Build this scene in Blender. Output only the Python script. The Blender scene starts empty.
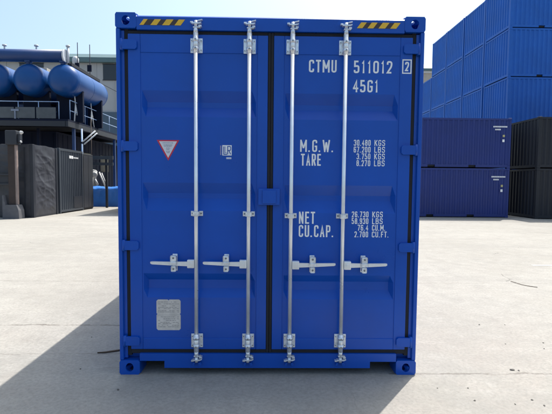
import bpy, bmesh, math, random
from mathutils import Vector, Matrix, noise

random.seed(7)
D = bpy.data
SC = bpy.context.scene
COL = SC.collection

# ------------------------------------------------------------------ camera
cam_d = D.cameras.new("camera")
cam = D.objects.new("camera", cam_d)
COL.objects.link(cam)
cam_d.sensor_width = 36.0
cam_d.lens = 428.309 * 36.0 / 552.0
cam_d.clip_start = 0.05
cam_d.clip_end = 3000
PITCH, YAW, ROLL = 5.93831227e-02, 1.75822187e-02, 8.98628233e-03
fw = Vector((math.sin(YAW) * math.cos(PITCH), math.cos(YAW) * math.cos(PITCH), -math.sin(PITCH)))
r0 = Vector((math.cos(YAW), -math.sin(YAW), 0))
u0 = r0.cross(fw)
rt = math.cos(ROLL) * r0 + math.sin(ROLL) * u0
up = -math.sin(ROLL) * r0 + math.cos(ROLL) * u0
m = Matrix((rt, up, -fw)).transposed().to_4x4()
m.translation = Vector((-0.01056, -3.44036, 1.5889))
cam.matrix_world = m
SC.camera = cam

# ------------------------------------------------------------------ sky, sun, exposure
SUN = Vector((0.85, 1.14, 2.896)).normalized()
ELEV = math.asin(SUN.z)
AZ = math.atan2(SUN.x, SUN.y)
W = D.worlds.new("World")
SC.world = W
W.use_nodes = True
nt = W.node_tree
bg = nt.nodes["Background"]
sky = nt.nodes.new("ShaderNodeTexSky")
sky.sky_type = 'NISHITA'
sky.sun_disc = False
sky.sun_elevation = ELEV
sky.sun_rotation = AZ
sky.air_density = 1.0
sky.dust_density = 4.5
sky.ozone_density = 1.0
tint = nt.nodes.new("ShaderNodeMix")          # summer haze: a touch less violet than the clear-air sky
tint.data_type = 'RGBA'
tint.blend_type = 'MULTIPLY'
tint.inputs[0].default_value = 1.0
nt.links.new(sky.outputs[0], tint.inputs[6])
tint.inputs[7].default_value = (0.97, 1.06, 1.02, 1)
nt.links.new(tint.outputs[2], bg.inputs[0])
bg.inputs[1].default_value = 0.15
sd = D.lights.new("sun", 'SUN')
sd.energy = 3.75
sd.angle = math.radians(0.5)
sd.color = (1.0, 0.955, 0.89)
so = D.objects.new("sun", sd)
COL.objects.link(so)
so.rotation_euler = SUN.to_track_quat('Z', 'Y').to_euler()
so.location = (20, 25, 60)
vs = SC.view_settings
vs.view_transform = 'Standard'
vs.look = 'None'
vs.gamma = 1
vs.exposure = 0.72
vs.use_curve_mapping = False


# ------------------------------------------------------------------ materials
def mat(name, base, rough=0.5, metal=0.0, var=0.0, vscale=3.0, bump=0.0, bscale=40.0, spec=0.5, coat=0.0):
    mt = D.materials.new(name)
    mt.use_nodes = True
    n = mt.node_tree.nodes
    l = mt.node_tree.links
    b = n["Principled BSDF"]
    b.inputs["Base Color"].default_value = (*base, 1)
    b.inputs["Roughness"].default_value = rough
    b.inputs["Metallic"].default_value = metal
    b.inputs["Specular IOR Level"].default_value = spec
    b.inputs["Coat Weight"].default_value = coat
    tc = n.new("ShaderNodeTexCoord")
    if var > 0:
        nz = n.new("ShaderNodeTexNoise")
        nz.inputs["Scale"].default_value = vscale
        nz.inputs["Detail"].default_value = 7
        nz.inputs["Roughness"].default_value = 0.62
        l.new(tc.outputs["Object"], nz.inputs["Vector"])
        mr = n.new("ShaderNodeMapRange")
        mr.inputs["From Min"].default_value = 0.3
        mr.inputs["From Max"].default_value = 0.7
        mr.inputs["To Min"].default_value = 1 - var
        mr.inputs["To Max"].default_value = 1 + var
        l.new(nz.outputs["Fac"], mr.inputs["Value"])
        mx = n.new("ShaderNodeVectorMath")
        mx.operation = 'SCALE'
        mx.inputs[0].default_value = base
        l.new(mr.outputs[0], mx.inputs["Scale"])
        l.new(mx.outputs[0], b.inputs["Base Color"])
        mr2 = n.new("ShaderNodeMapRange")
        mr2.inputs["From Min"].default_value = 0.3
        mr2.inputs["From Max"].default_value = 0.7
        mr2.inputs["To Min"].default_value = max(0.02, rough * 0.88)
        mr2.inputs["To Max"].default_value = min(1, rough * 1.15)
        l.new(nz.outputs["Fac"], mr2.inputs["Value"])
        l.new(mr2.outputs[0], b.inputs["Roughness"])
    if bump > 0:
        nb = n.new("ShaderNodeTexNoise")
        nb.inputs["Scale"].default_value = bscale
        nb.inputs["Detail"].default_value = 4
        l.new(tc.outputs["Object"], nb.inputs["Vector"])
        bp = n.new("ShaderNodeBump")
        bp.inputs["Strength"].default_value = bump
        bp.inputs["Distance"].default_value = 0.01
        l.new(nb.outputs["Fac"], bp.inputs["Height"])
        l.new(bp.outputs[0], b.inputs["Normal"])
    return mt


M = {}
M['blue'] = mat("container_blue_paint", (0.0025, 0.077, 0.440), 0.30, var=0.09, vscale=1.6, bump=0.16, bscale=2.6, spec=0.4)
M['gasket'] = mat("black_rubber", (0.013, 0.014, 0.020), 0.75, var=0.2)
M['galv'] = mat("galvanised_steel", (0.80, 0.82, 0.85), 0.34, metal=0.62, var=0.22, vscale=26, bump=0.10, bscale=60)
M['galv_bar'] = mat("galvanised_tube", (0.86, 0.88, 0.90), 0.30, metal=0.55, var=0.07, vscale=9)
M['galv_dark'] = mat("galvanised_dark_bolts", (0.22, 0.23, 0.25), 0.5, metal=0.6)  # darker grey than the plates, for bolt centres
M['white'] = mat("white_vinyl", (0.88, 0.88, 0.88), 0.5)
M['yellow'] = mat("yellow_vinyl", (0.86, 0.50, 0.03), 0.45, var=0.08, vscale=12)
M['stripe_black'] = mat("black_vinyl", (0.055, 0.038, 0.036), 0.5)
M['red'] = mat("red_vinyl", (0.62, 0.03, 0.06), 0.5)
M['ink'] = mat("grey_print", (0.30, 0.32, 0.38), 0.6)
M['bluetxt'] = mat("blue_print", (0.05, 0.12, 0.40), 0.6)
M['plate'] = mat("data_plate_metal", (0.64, 0.58, 0.53), 0.5, metal=0.0, var=0.12, vscale=20)
M['plate_ink'] = mat("data_plate_print", (0.30, 0.27, 0.26), 0.6)
M['stack_blue'] = mat("stack_blue_paint", (0.012, 0.115, 0.47), 0.5, var=0.13, vscale=0.7, spec=0.35)
M['navy'] = mat("navy_paint", (0.010, 0.027, 0.170), 0.5, var=0.12, vscale=0.8)
M['blackc'] = mat("black_container_paint", (0.006, 0.008, 0.015), 0.6, var=0.15, vscale=0.8)
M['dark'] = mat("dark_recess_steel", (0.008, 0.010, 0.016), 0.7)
M['grey_panel'] = mat("grey_sheet_paint", (0.045, 0.054, 0.068), 0.5, var=0.12, vscale=1.2)
M['grey_dark'] = mat("dark_grey_paint", (0.020, 0.023, 0.032), 0.55, var=0.15, vscale=1.2)
M['tank'] = mat("tank_blue_paint", (0.006, 0.066, 0.240), 0.36, var=0.12, vscale=0.9, spec=0.35)
M['tank_dark'] = mat("pipe_blue_paint", (0.011, 0.045, 0.160), 0.42, var=0.12, vscale=0.9)
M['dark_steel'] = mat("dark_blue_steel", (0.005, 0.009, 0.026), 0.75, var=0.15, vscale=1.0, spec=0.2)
M['ltgrey'] = mat("light_grey_paint", (0.55, 0.57, 0.60), 0.5, var=0.08)
M['pale_blue'] = mat("pale_blue_paint", (0.30, 0.42, 0.62), 0.5, var=0.08)
M['dirty_white'] = mat("dirty_white_paint", (0.60, 0.60, 0.60), 0.55, var=0.12, vscale=3)
M['beige'] = mat("beige_paint", (0.42, 0.38, 0.33), 0.7, var=0.1)
M['wall_grey'] = mat("building_grey_cladding", (0.36, 0.37, 0.38), 0.75, var=0.08, vscale=0.35)
M['wall_teal'] = mat("building_teal_cladding", (0.060, 0.100, 0.145), 0.6, var=0.1, vscale=0.4)
M['roof_teal'] = mat("roof_teal_sheet", (0.085, 0.150, 0.165), 0.5, var=0.08, vscale=0.4)
M['glass'] = mat("dark_window_glass", (0.02, 0.025, 0.035), 0.15)
M['rust'] = mat("rusty_brown_steel", (0.042, 0.030, 0.027), 0.8, var=0.35, vscale=5)
M['rust_lit'] = mat("rusty_steel_lit_side", (0.26, 0.20, 0.18), 0.7, var=0.15, vscale=6)  # paler pinkish rust, colours in the sunlit side of the post
M['concrete'] = mat("plinth_concrete", (0.11, 0.11, 0.12), 0.9, var=0.15, vscale=6, bump=0.3)
M['stone'] = mat("dark_pebble", (0.11, 0.10, 0.09), 0.9, var=0.2, vscale=30)
M['wood'] = mat("weathered_stick", (0.09, 0.06, 0.04), 0.85, var=0.2, vscale=30)
M['bluetarp'] = mat("blue_tarpaulin", (0.03, 0.16, 0.52), 0.45, var=0.12, vscale=2)
M['tarp'] = mat("grey_tarpaulin", (0.042, 0.044, 0.054), 0.5, var=0.30, vscale=2.2, bump=0.5, bscale=7)


def concrete_ground():
    mt = D.materials.new("yard_concrete")
    mt.use_nodes = True
    n = mt.node_tree.nodes
    l = mt.node_tree.links
    b = n["Principled BSDF"]
    b.inputs["Roughness"].default_value = 0.88
    b.inputs["Specular IOR Level"].default_value = 0.3
    tc = n.new("ShaderNodeTexCoord")
    P = tc.outputs["Object"]

    def nz(scale, detail=6, rough=0.6, dist=0.0, vec=P):
        t = n.new("ShaderNodeTexNoise")
        t.inputs["Scale"].default_value = scale
        t.inputs["Detail"].default_value = detail
        t.inputs["Roughness"].default_value = rough
        t.inputs["Distortion"].default_value = dist
        l.new(vec, t.inputs["Vector"])
        return t

    def rng(v, a, c, lo, hi):
        t = n.new("ShaderNodeMapRange")
        t.inputs["From Min"].default_value = a
        t.inputs["From Max"].default_value = c
        t.inputs["To Min"].default_value = lo
        t.inputs["To Max"].default_value = hi
        l.new(v, t.inputs["Value"])
        return t.outputs[0]

    def mth(op, a, c=None):
        t = n.new("ShaderNodeMath")
        t.operation = op
        for i, x in enumerate((a, c)):
            if x is None:
                continue
            if isinstance(x, (int, float)):
                t.inputs[i].default_value = x
            else:
                l.new(x, t.inputs[i])
        return t.outputs[0]

    def mix(fac, a, c):
        t = n.new("ShaderNodeMix")
        t.data_type = 'RGBA'
        l.new(fac, t.inputs[0])
        for i, x in ((6, a), (7, c)):
            if isinstance(x, tuple):
                t.inputs[i].default_value = (*x, 1)
            else:
                l.new(x, t.inputs[i])
        return t.outputs[2]

    sx = n.new("ShaderNodeSeparateXYZ")
    l.new(P, sx.inputs[0])
    X, Y = sx.outputs[0], sx.outputs[1]
    big = nz(0.22, 5, 0.55, 0.6)
    c = mix(rng(big.outputs[0], 0.35, 0.65, 0, 1), (0.300, 0.284, 0.256), (0.362, 0.347, 0.318))
    mid = nz(1.1, 8, 0.68, 0.8)
    c = mix(rng(mid.outputs[0], 0.50, 0.72, 0, 0.55), c, (0.262, 0.250, 0.230))
    # pale scuffs and rubbed streaks, stretched along the driving direction
    mp = n.new("ShaderNodeMapping")
    mp.inputs["Scale"].default_value = (0.5, 2.4, 1)
    mp.inputs["Rotation"].default_value = (0, 0, 0.5)
    l.new(P, mp.inputs["Vector"])
    sc = nz(1.3, 7, 0.7, 0.4, mp.outputs[0])
    c = mix(rng(sc.outputs[0], 0.56, 0.72, 0, 0.5), c, (0.405, 0.39, 0.362))
    st = nz(0.55, 6, 0.6, 1.2)
    c = mix(rng(st.outputs[0], 0.60, 0.70, 0, 0.35), c, (0.235, 0.215, 0.188))
    fine = nz(34, 6, 0.75)
    blo = nz(4.5, 9, 0.72, 0.3)
    c = mix(rng(blo.outputs[0], 0.50, 0.70, 0, 0.55), c, (0.225, 0.212, 0.196))
    c = mix(rng(blo.outputs[0], 0.48, 0.33, 0, 0.45), c, (0.40, 0.382, 0.352))
    pit = nz(15, 4, 0.6)
    c = mix(rng(pit.outputs[0], 0.66, 0.74, 0, 0.5), c, (0.15, 0.138, 0.125))
    # drag marks across the yard, seen as faint bands further off
    mp2 = n.new("ShaderNodeMapping")
    mp2.inputs["Scale"].default_value = (0.16, 1.0, 1)
    l.new(P, mp2.inputs["Vector"])
    bd = nz(0.8, 6, 0.62, 0.5, mp2.outputs[0])
    c = mix(rng(bd.outputs[0], 0.50, 0.66, 0, 0.45), c, (0.235, 0.225, 0.21))
    pk = rng(Y, 0.4, 1.6, 0.28, 0.05)
    c = mix(mth('MULTIPLY', pk, rng(mid.outputs[0], 0.4, 0.6, 1, 0)), c, (0.325, 0.282, 0.250))
    c = mix(rng(fine.outputs[0], 0.42, 0.66, 0, 0.62), c, (0.20, 0.19, 0.175))
    # small dark spots
    vo = n.new("ShaderNodeTexVoronoi")
    vo.inputs["Scale"].default_value = 9
    vo.inputs["Randomness"].default_value = 1
    l.new(P, vo.inputs["Vector"])
    spot = rng(vo.outputs["Distance"], 0.03, 0.09, 0.6, 0)
    spot = mth('MULTIPLY', spot, rng(nz(2.2, 3).outputs[0], 0.52, 0.62, 0, 1))
    c = mix(spot, c, (0.13, 0.115, 0.10))
    # wandering cracks
    wob = nz(1.7, 6, 0.65)
    ad = n.new("ShaderNodeVectorMath")
    ad.operation = 'MULTIPLY_ADD'
    l.new(wob.outputs["Color"], ad.inputs[0])
    ad.inputs[1].default_value = (0.55, 0.55, 0)
    l.new(P, ad.inputs[2])
    ve = n.new("ShaderNodeTexVoronoi")
    ve.feature = 'DISTANCE_TO_EDGE'
    ve.inputs["Scale"].default_value = 0.23
    l.new(ad.outputs[0], ve.inputs["Vector"])
    crack = rng(ve.outputs["Distance"], 0.0008, 0.0030, 0.75, 0)
    crack = mth('MULTIPLY', crack, rng(nz(0.9, 3).outputs[0], 0.54, 0.62, 0.0, 0.8))
    c = mix(crack, c, (0.10, 0.092, 0.085))
    # slab joints, a little ragged
    rag = rng(nz(3.0, 6, 0.7).outputs[0], 0.2, 0.8, -0.045, 0.045)
    Yr = mth('ADD', Y, rag)
    Xr = mth('ADD', X, rag)
    brk = rng(nz(5.5, 5, 0.7).outputs[0], 0.38, 0.52, 0.15, 1)

    def joint(coord, at, other, lo, hi, w=0.012, k=0.75):
        nonlocal c
        d = mth('ABSOLUTE', mth('SUBTRACT', coord, at))
        f = rng(d, w * 0.4, w * 1.5, k, 0)
        f = mth('MULTIPLY', f, mth('MULTIPLY', mth('GREATER_THAN', other, lo), mth('LESS_THAN', other, hi)))
        f = mth('MULTIPLY', f, brk)
        c = mix(f, c, (0.14, 0.125, 0.11))

    joint(Yr, 1.20, X, -60, 1.0, 0.013, 0.9)
    joint(Yr, 0.02, X, 1.0, 60, 0.013, 0.7)
    joint(Yr, 0.42, X, -60, -1.0, 0.007, 0.45)
    joint(Yr, 3.25, X, -60, 60, 0.016, 0.35)
    joint(Yr, 5.9, X, -60, 60, 0.02, 0.22)
    joint(Yr, 9.2, X, -60, 60, 0.025, 0.22)
    joint(Xr, -5.4, Y, 1.4, 60, 0.014, 0.2)
    joint(Xr, 6.4, Y, 0, 60, 0.014, 0.18)
    l.new(c, b.inputs["Base Color"])
    bp = n.new("ShaderNodeBump")
    bp.inputs["Strength"].default_value = 0.5
    bp.inputs["Distance"].default_value = 0.01
    h = mth('SUBTRACT', fine.outputs[0], mth('MULTIPLY', crack, 1.5))
    l.new(h, bp.inputs["Height"])
    l.new(bp.outputs[0], b.inputs["Normal"])
    return mt


M['ground'] = concrete_ground()


# ------------------------------------------------------------------ mesh helpers
class MB:
    def __init__(self):
        self.bm = bmesh.new()

    def box(self, x0, x1, y0, y1, z0, z1, bevel=0.0, seg=2, rot=None):
        t = bmesh.new()
        bmesh.ops.create_cube(t, size=1)
        c = Vector(((x0 + x1) / 2, (y0 + y1) / 2, (z0 + z1) / 2))
        for v in t.verts:
            v.co = Vector((v.co.x * (x1 - x0), v.co.y * (y1 - y0), v.co.z * (z1 - z0)))
        if bevel > 0:
            bmesh.ops.bevel(t, geom=t.edges[:], offset=bevel, segments=seg, affect='EDGES', profile=0.5)
        for v in t.verts:
            co = v.co
            if rot is not None:
                co = rot @ co
            v.co = co + c
        me = D.meshes.new("tmp")
        t.to_mesh(me)
        t.free()
        self.bm.from_mesh(me)
        D.meshes.remove(me)
        return self

    def quad(self, pts):
        vs_ = [self.bm.verts.new(p) for p in pts]
        return self.bm.faces.new(vs_)

    def prism(self, poly, a0, a1, axis='y'):
        """extrude a 2-D polygon along an axis; poly coords are the other two axes in order"""
        def P(p, a):
            if axis == 'y':
                return (p[0], a, p[1])
            if axis == 'x':
                return (a, p[0], p[1])
            return (p[0], p[1], a)
        lo = [self.bm.verts.new(P(p, a0)) for p in poly]
        hi = [self.bm.verts.new(P(p, a1)) for p in poly]
        n = len(poly)
        self.bm.faces.new(lo)
        self.bm.faces.new(hi[::-1])
        for i in range(n):
            self.bm.faces.new((lo[i], hi[i], hi[(i + 1) % n], lo[(i + 1) % n]))
        return self

    def cyl(self, p0, p1, r, seg=20, r1=None, caps=True):
        p0, p1 = Vector(p0), Vector(p1)
        r1 = r if r1 is None else r1
        d = (p1 - p0).normalized()
        a = Vector((0, 0, 1)) if abs(d.z) < 0.9 else Vector((1, 0, 0))
        u = d.cross(a).normalized()
        v = d.cross(u)
        A, B = [], []
        for i in range(seg):
            t = 2 * math.pi * i / seg
            q = math.cos(t) * u + math.sin(t) * v
            A.append(self.bm.verts.new(p0 + q * r))
            B.append(self.bm.verts.new(p1 + q * r1))
        for i in range(seg):
            f = self.bm.faces.new((A[i], A[(i + 1) % seg], B[(i + 1) % seg], B[i]))
            f.smooth = True
        if caps:
            self.bm.faces.new(A[::-1])
            self.bm.faces.new(B)
        return self

    def tube(self, pts, r, seg=10):
        for a, b_ in zip(pts[:-1], pts[1:]):
            self.cyl(a, b_, r, seg)
        return self

    def lathe(self, c, axis, prof, seg=40):
        """prof: list of (along, radius)"""
        c = Vector(c)
        d = Vector(axis).normalized()
        a = Vector((0, 0, 1)) if abs(d.z) < 0.9 else Vector((1, 0, 0))
        u = d.cross(a).normalized()
        v = d.cross(u)
        rings = []
        for s, r in prof:
            if r < 1e-5:
                rings.append([self.bm.verts.new(c + d * s)])
            else:
                rings.append([self.bm.verts.new(c + d * s + r * (math.cos(2 * math.pi * i / seg) * u + math.sin(2 * math.pi * i / seg) * v)) for i in range(seg)])
        for R0, R1 in zip(rings[:-1], rings[1:]):
            for i in range(seg):
                j = (i + 1) % seg
                if len(R0) == 1:
                    f = self.bm.faces.new((R0[0], R1[j], R1[i]))
                elif len(R1) == 1:
                    f = self.bm.faces.new((R0[i], R0[j], R1[0]))
                else:
                    f = self.bm.faces.new((R0[i], R0[j], R1[j], R1[i]))
                f.smooth = True
        return self

    def plate_hole(self, c, u, v, w, h, t, hw, hh, rc=0.012, N=32):
        """rounded plate in plane (u,v), thickness t along n=u x v, with an oval hole through it"""
        c, u, v = Vector(c), Vector(u), Vector(v)
        n = u.cross(v)
        outer, inner = [], []
        angs = [2 * math.pi * (i + 0.5) / N for i in range(N)]
        for a in angs:
            ca, sa = math.cos(a), math.sin(a)
            k = 1 / max(abs(ca) / (w / 2), abs(sa) / (h / 2))
            x, y = ca * k, sa * k
            ex, ey = w / 2 - rc, h / 2 - rc
            if abs(x) > ex and abs(y) > ey:
                q = Vector((abs(x) - ex, abs(y) - ey))
                q = q.normalized() * rc
                x, y = math.copysign(ex + q.x, x), math.copysign(ey + q.y, y)
            outer.append((x, y))
            inner.append((hw / 2 * ca, hh / 2 * sa))
        def ring(L, d):
            return [self.bm.verts.new(c + u * p[0] + v * p[1] + n * d) for p in L]
        of, inf_ = ring(outer, 0), ring(inner, 0)
        ob, inb = ring(outer, t), ring(inner, t)
        for i in range(N):
            j = (i + 1) % N
            self.bm.faces.new((of[i], inf_[i], inf_[j], of[j]))
            self.bm.faces.new((ob[i], ob[j], inb[j], inb[i]))
            self.bm.faces.new((of[i], of[j], ob[j], ob[i]))
            self.bm.faces.new((inf_[i], inb[i], inb[j], inf_[j]))
        return self

    def corr(self, p0, d, length, z0, z1, nrm, pitch, depth):
        """corrugated sheet from p0 along d, outward normal nrm (troughs go inward)"""
        p0, d, nrm = Vector(p0), Vector(d), Vector(nrm)
        n = max(2, round(length / pitch))
        p = length / n
        prof = []
        for i in range(n):
            s = i * p
            prof += [(s, 0), (s + 0.26 * p, 0), (s + 0.5 * p, depth), (s + 0.76 * p, depth)]
        prof.append((length, 0))
        lo = [self.bm.verts.new(p0 + d * s - nrm * q + Vector((0, 0, z0))) for s, q in prof]
        hi = [self.bm.verts.new(p0 + d * s - nrm * q + Vector((0, 0, z1))) for s, q in prof]
        for i in range(len(prof) - 1):
            self.bm.faces.new((lo[i], lo[i + 1], hi[i + 1], hi[i]))
        return self

    def build(self, name, material, parent=None, loc=None, extra=None):
        me = D.meshes.new(name)
        if extra is not None:
            n0 = len(self.bm.faces)
            t = D.meshes.new('tmp')
            extra[0].bm.to_mesh(t)
            extra[0].bm.free()
            self.bm.from_mesh(t)
            D.meshes.remove(t)
            self.bm.faces.ensure_lookup_table()
            for f in self.bm.faces[n0:]:
                f.material_index = 1
        bmesh.ops.recalc_face_normals(self.bm, faces=self.bm.faces[:])
        self.bm.to_mesh(me)
        self.bm.free()
        me.materials.append(material)
        if extra is not None:
            me.materials.append(extra[1])
        o = D.objects.new(name, me)
        COL.objects.link(o)
        if parent is not None:
            o.parent = parent
        if loc is not None:
            o.location = loc
        return o


def tag(o, label=None, cat=None, group=None, kind=None):
    if label:
        o["label"] = label
    if cat:
        o["category"] = cat
    if group:
        o["group"] = group
    if kind:
        o["kind"] = kind
    return o


def thing(name, label, cat, loc=(0, 0, 0), group=None):
    o = D.objects.new(name, None)
    COL.objects.link(o)
    o.location = loc
    return tag(o, label, cat, group)


def copy_tree(o, parent=None):
    c = o.copy()
    COL.objects.link(c)
    if parent is not None:
        c.parent = parent
    for ch in list(o.children):
        copy_tree(ch, c)
    return c


# ------------------------------------------------------------------ ground
g = MB()
g.quad([(-600, -300, 0), (600, -300, 0), (600, 900, 0), (-600, 900, 0)])
tag(g.build('ground', M['ground']), 'pale worn concrete yard with cracks and slab joints', None, None, 'structure')

g = MB()
g.quad([(-80, -60, 0.004), (80, -60, 0.004), (80, -1.9, 0.004), (-80, -1.9, 0.004)])  # unseen dark lane, added to weaken the ground bounce on the door panels
tag(g.build('added_dark_lane', mat('asphalt', (0.085, 0.085, 0.087), 0.9, var=0.25, vscale=2.0, bump=0.4, bscale=60)), 'dark asphalt lane added out of view to cut light bounced onto the doors', None, None, 'structure')
g = MB()
g.quad([(5.15, 4.72, 0.004), (6.6, 4.62, 0.004), (6.6, 4.72, 0.004), (5.15, 4.80, 0.004)])
tag(g.build('road_marking', mat('worn_white_paint', (0.6, 0.6, 0.58), 0.8, var=0.15, vscale=8)), 'short worn white line on the concrete', None, None, 'structure')

# ------------------------------------------------------------------ THE CONTAINER IN FRONT
HW, HH, LEN = 1.219, 2.896, 12.192
box_main = thing('shipping_container', 'big blue container seen door end on in mid yard, with four silver locking bars', 'shipping container')
R = box_main

# corner castings, hollow with oval holes
def casting(cx_out, sx, y0, sy, z0, sz):
    """cx_out: outer x; sx=+1 if the body is on the +x side of it; y0 outer y, sy inward sign; z0 outer z, sz inward sign"""
    b = MB()
    w, h, dp, t = 0.165, 0.119, 0.178, 0.020
    xc, zc = cx_out + sx * w / 2, z0 + sz * h / 2
    if sy > 0:
        b.plate_hole((xc, y0, zc), (1, 0, 0), (0, 0, 1), w, h, -t, 0.064, 0.074)
    else:
        b.plate_hole((xc, y0, zc), (1, 0, 0), (0, 0, 1), w, h, t, 0.064, 0.074)
    yc = y0 + sy * (t + (dp - t) / 2)
    b.plate_hole((cx_out, yc, zc), (0, 1, 0), (0, 0, 1), dp - t - 0.001, h, sx * t, 0.085, 0.074)
    b.plate_hole((xc + sx * t / 2, yc, z0), (1, 0, 0), (0, 1, 0), w - t - 0.001, dp - t - 0.001, sz * t, 0.064, 0.11)
    xi = cx_out + sx * w
    b.box(min(xi, xi - sx * 0.012), max(xi, xi - sx * 0.012), min(y0 + sy * (t + .001), y0 + sy * (dp)), max(y0 + sy * (t + .001), y0 + sy * dp), zc - h / 2 + t, zc + h / 2 - t)
    yb = y0 + sy * dp
    b.box(min(cx_out + sx * t, xi), max(cx_out + sx * t, xi), min(yb, yb + sy * 0.012), max(yb, yb + sy * 0.012), zc - h / 2, zc + h / 2)
    zi = z0 + sz * h
    b.box(min(cx_out + sx * t, xi - sx * 0.012), max(cx_out + sx * t, xi - sx * 0.012), min(y0 + sy * t, yb), max(y0 + sy * t, yb), min(zi, zi - sz * 0.014), max(zi, zi - sz * 0.014))
    return b

for sxx in (-1, 1):
    for (yy, sy) in ((0, 1), (LEN, -1)):
        for (zz, sz) in ((0, 1), (HH, -1)):
            casting(sxx * HW, -sxx, yy, sy, zz, sz).build('corner_casting', M['blue'], R)

# corner posts (front ones with a recessed return behind the hinges)
for s in (-1, 1):
    b = MB()
    xo, xi = s * HW, s * (HW - 0.034)
    b.box(min(xo, xi) + 0.002 * (s < 0), max(xo, xi) - 0.002 * (s > 0), 0.004, 0.15, 0.119, HH - 0.119, 0.006)
    x2 = s * (HW - 0.16)
    b.box(min(xi, x2), max(xi, x2), 0.085, 0.15, 0.119, HH - 0.119)
    x3 = s * (HW - 0.060)
    b.box(min(xi, x3), max(xi, x3), 0.030, 0.0849, 0.13, HH - 0.13)
    b.build('corner_post', M['blue'], R)
    b = MB()
    b.box(min(xo, s * 1.06), max(xo, s * 1.06), LEN - 0.16, LEN - 0.005, 0.119, HH - 0.119, 0.01)
    b.build('corner_post', M['blue'], R)

# header beam above the doors
b = MB()
b.prism([(0.003, 2.768), (0.003, 2.866), (0.014, 2.877), (0.16, 2.884), (0.16, 2.768)], -HW + 0.165, HW - 0.165, 'x')
header = b.build('header_beam', M['blue'], R)
# sill beam below the doors, with the two notches beside the castings
b = MB()
b.prism([(-1.054, 0.114), (-0.853, 0.114), (-0.853, 0.055), (0.838, 0.055), (0.838, 0.109), (1.054, 0.109), (1.054, 0.175), (-1.054, 0.175)], 0.003, 0.15, 'y')
sill = b.build('sill_beam', M['blue'], R)
b = MB()
b.box(-1.05, 1.05, 0.15, 0.19, 0.06, 0.17)
b.build('threshold', M['gasket'], R)

# hazard stripes
def stripes(segs, back, z0, z1, slant):
    bk = MB()
    bk.box(back[0], back[1], 0.0015, 0.0029, z0 + 0.001, z1 - 0.001)
    bk.build('hazard_sticker', M['stripe_black'], header)
    b = MB()
    for a, c in segs:
        b.prism([(a, z0), (c - slant, z0), (c, z1), (a + slant, z1)], 0.0003, 0.0012, 'y')
    b.build('hazard_stripes', M['yellow'], header)
stripes([(-1.03, -0.965), (-0.945, -0.862), (-0.853, -0.764), (-0.757, -0.675)], (-1.000, -0.712), 2.801, 2.846, 0.034)
stripes([(0.675, 0.752), (0.758, 0.838), (0.845, 0.932), (0.938, 1.020)], (0.715, 0.985), 2.801, 2.846, 0.034)

# long walls, roof, far end, floor
for s in (-1, 1):
    b = MB()
    b.corr((s * (HW - 0.012), 0.15, 0), (0, 1, 0), LEN - 0.31, 0.16, HH - 0.07, (s, 0, 0), 0.278, 0.036)
    b.build('side_wall', M['blue'], R)
    b = MB()
    b.box(min(s * HW, s * (HW - 0.06)), max(s * HW, s * (HW - 0.06)), 0.19, LEN - 0.19, 0.02, 0.16)
    b.box(min(s * HW, s * (HW - 0.06)) + .002, max(s * HW, s * (HW - 0.06)) - .002, 0.19, LEN - 0.19, HH - 0.075, HH - 0.012)
    b.build('side_rail', M['blue'], R)
b = MB()
b.corr((-1.05, LEN - 0.03, 0), (1, 0, 0), 2.10, 0.16, HH - 0.1, (0, 1, 0), 0.25, 0.04)
b.box(-1.05, 1.05, LEN - 0.1, LEN - 0.012, 0.02, 0.16)
b.box(-1.05, 1.05, LEN - 0.1, LEN - 0.012, HH - 0.1, HH - 0.012)
b.build('end_wall', M['blue'], R)
b = MB()
b.box(-1.16, 1.16, 0.161, LEN - 0.1, HH - 0.04, HH - 0.016)
for i in range(56):
    y = 0.35 + i * 0.209
    b.box(-1.1, 1.1, y, y + 0.1, HH - 0.017, HH - 0.007)
b.build('roof_panel', M['blue'], R)
b = MB()
b.box(-1.155, 1.155, 0.19, LEN - 0.1, 0.13, 0.16)
for i in range(26):
    y = 0.5 + i * 0.44
    b.box(-1.15, 1.15, y, y + 0.05, 0.03, 0.13)
b.build('floor_panel', M['dark'], R)


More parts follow.
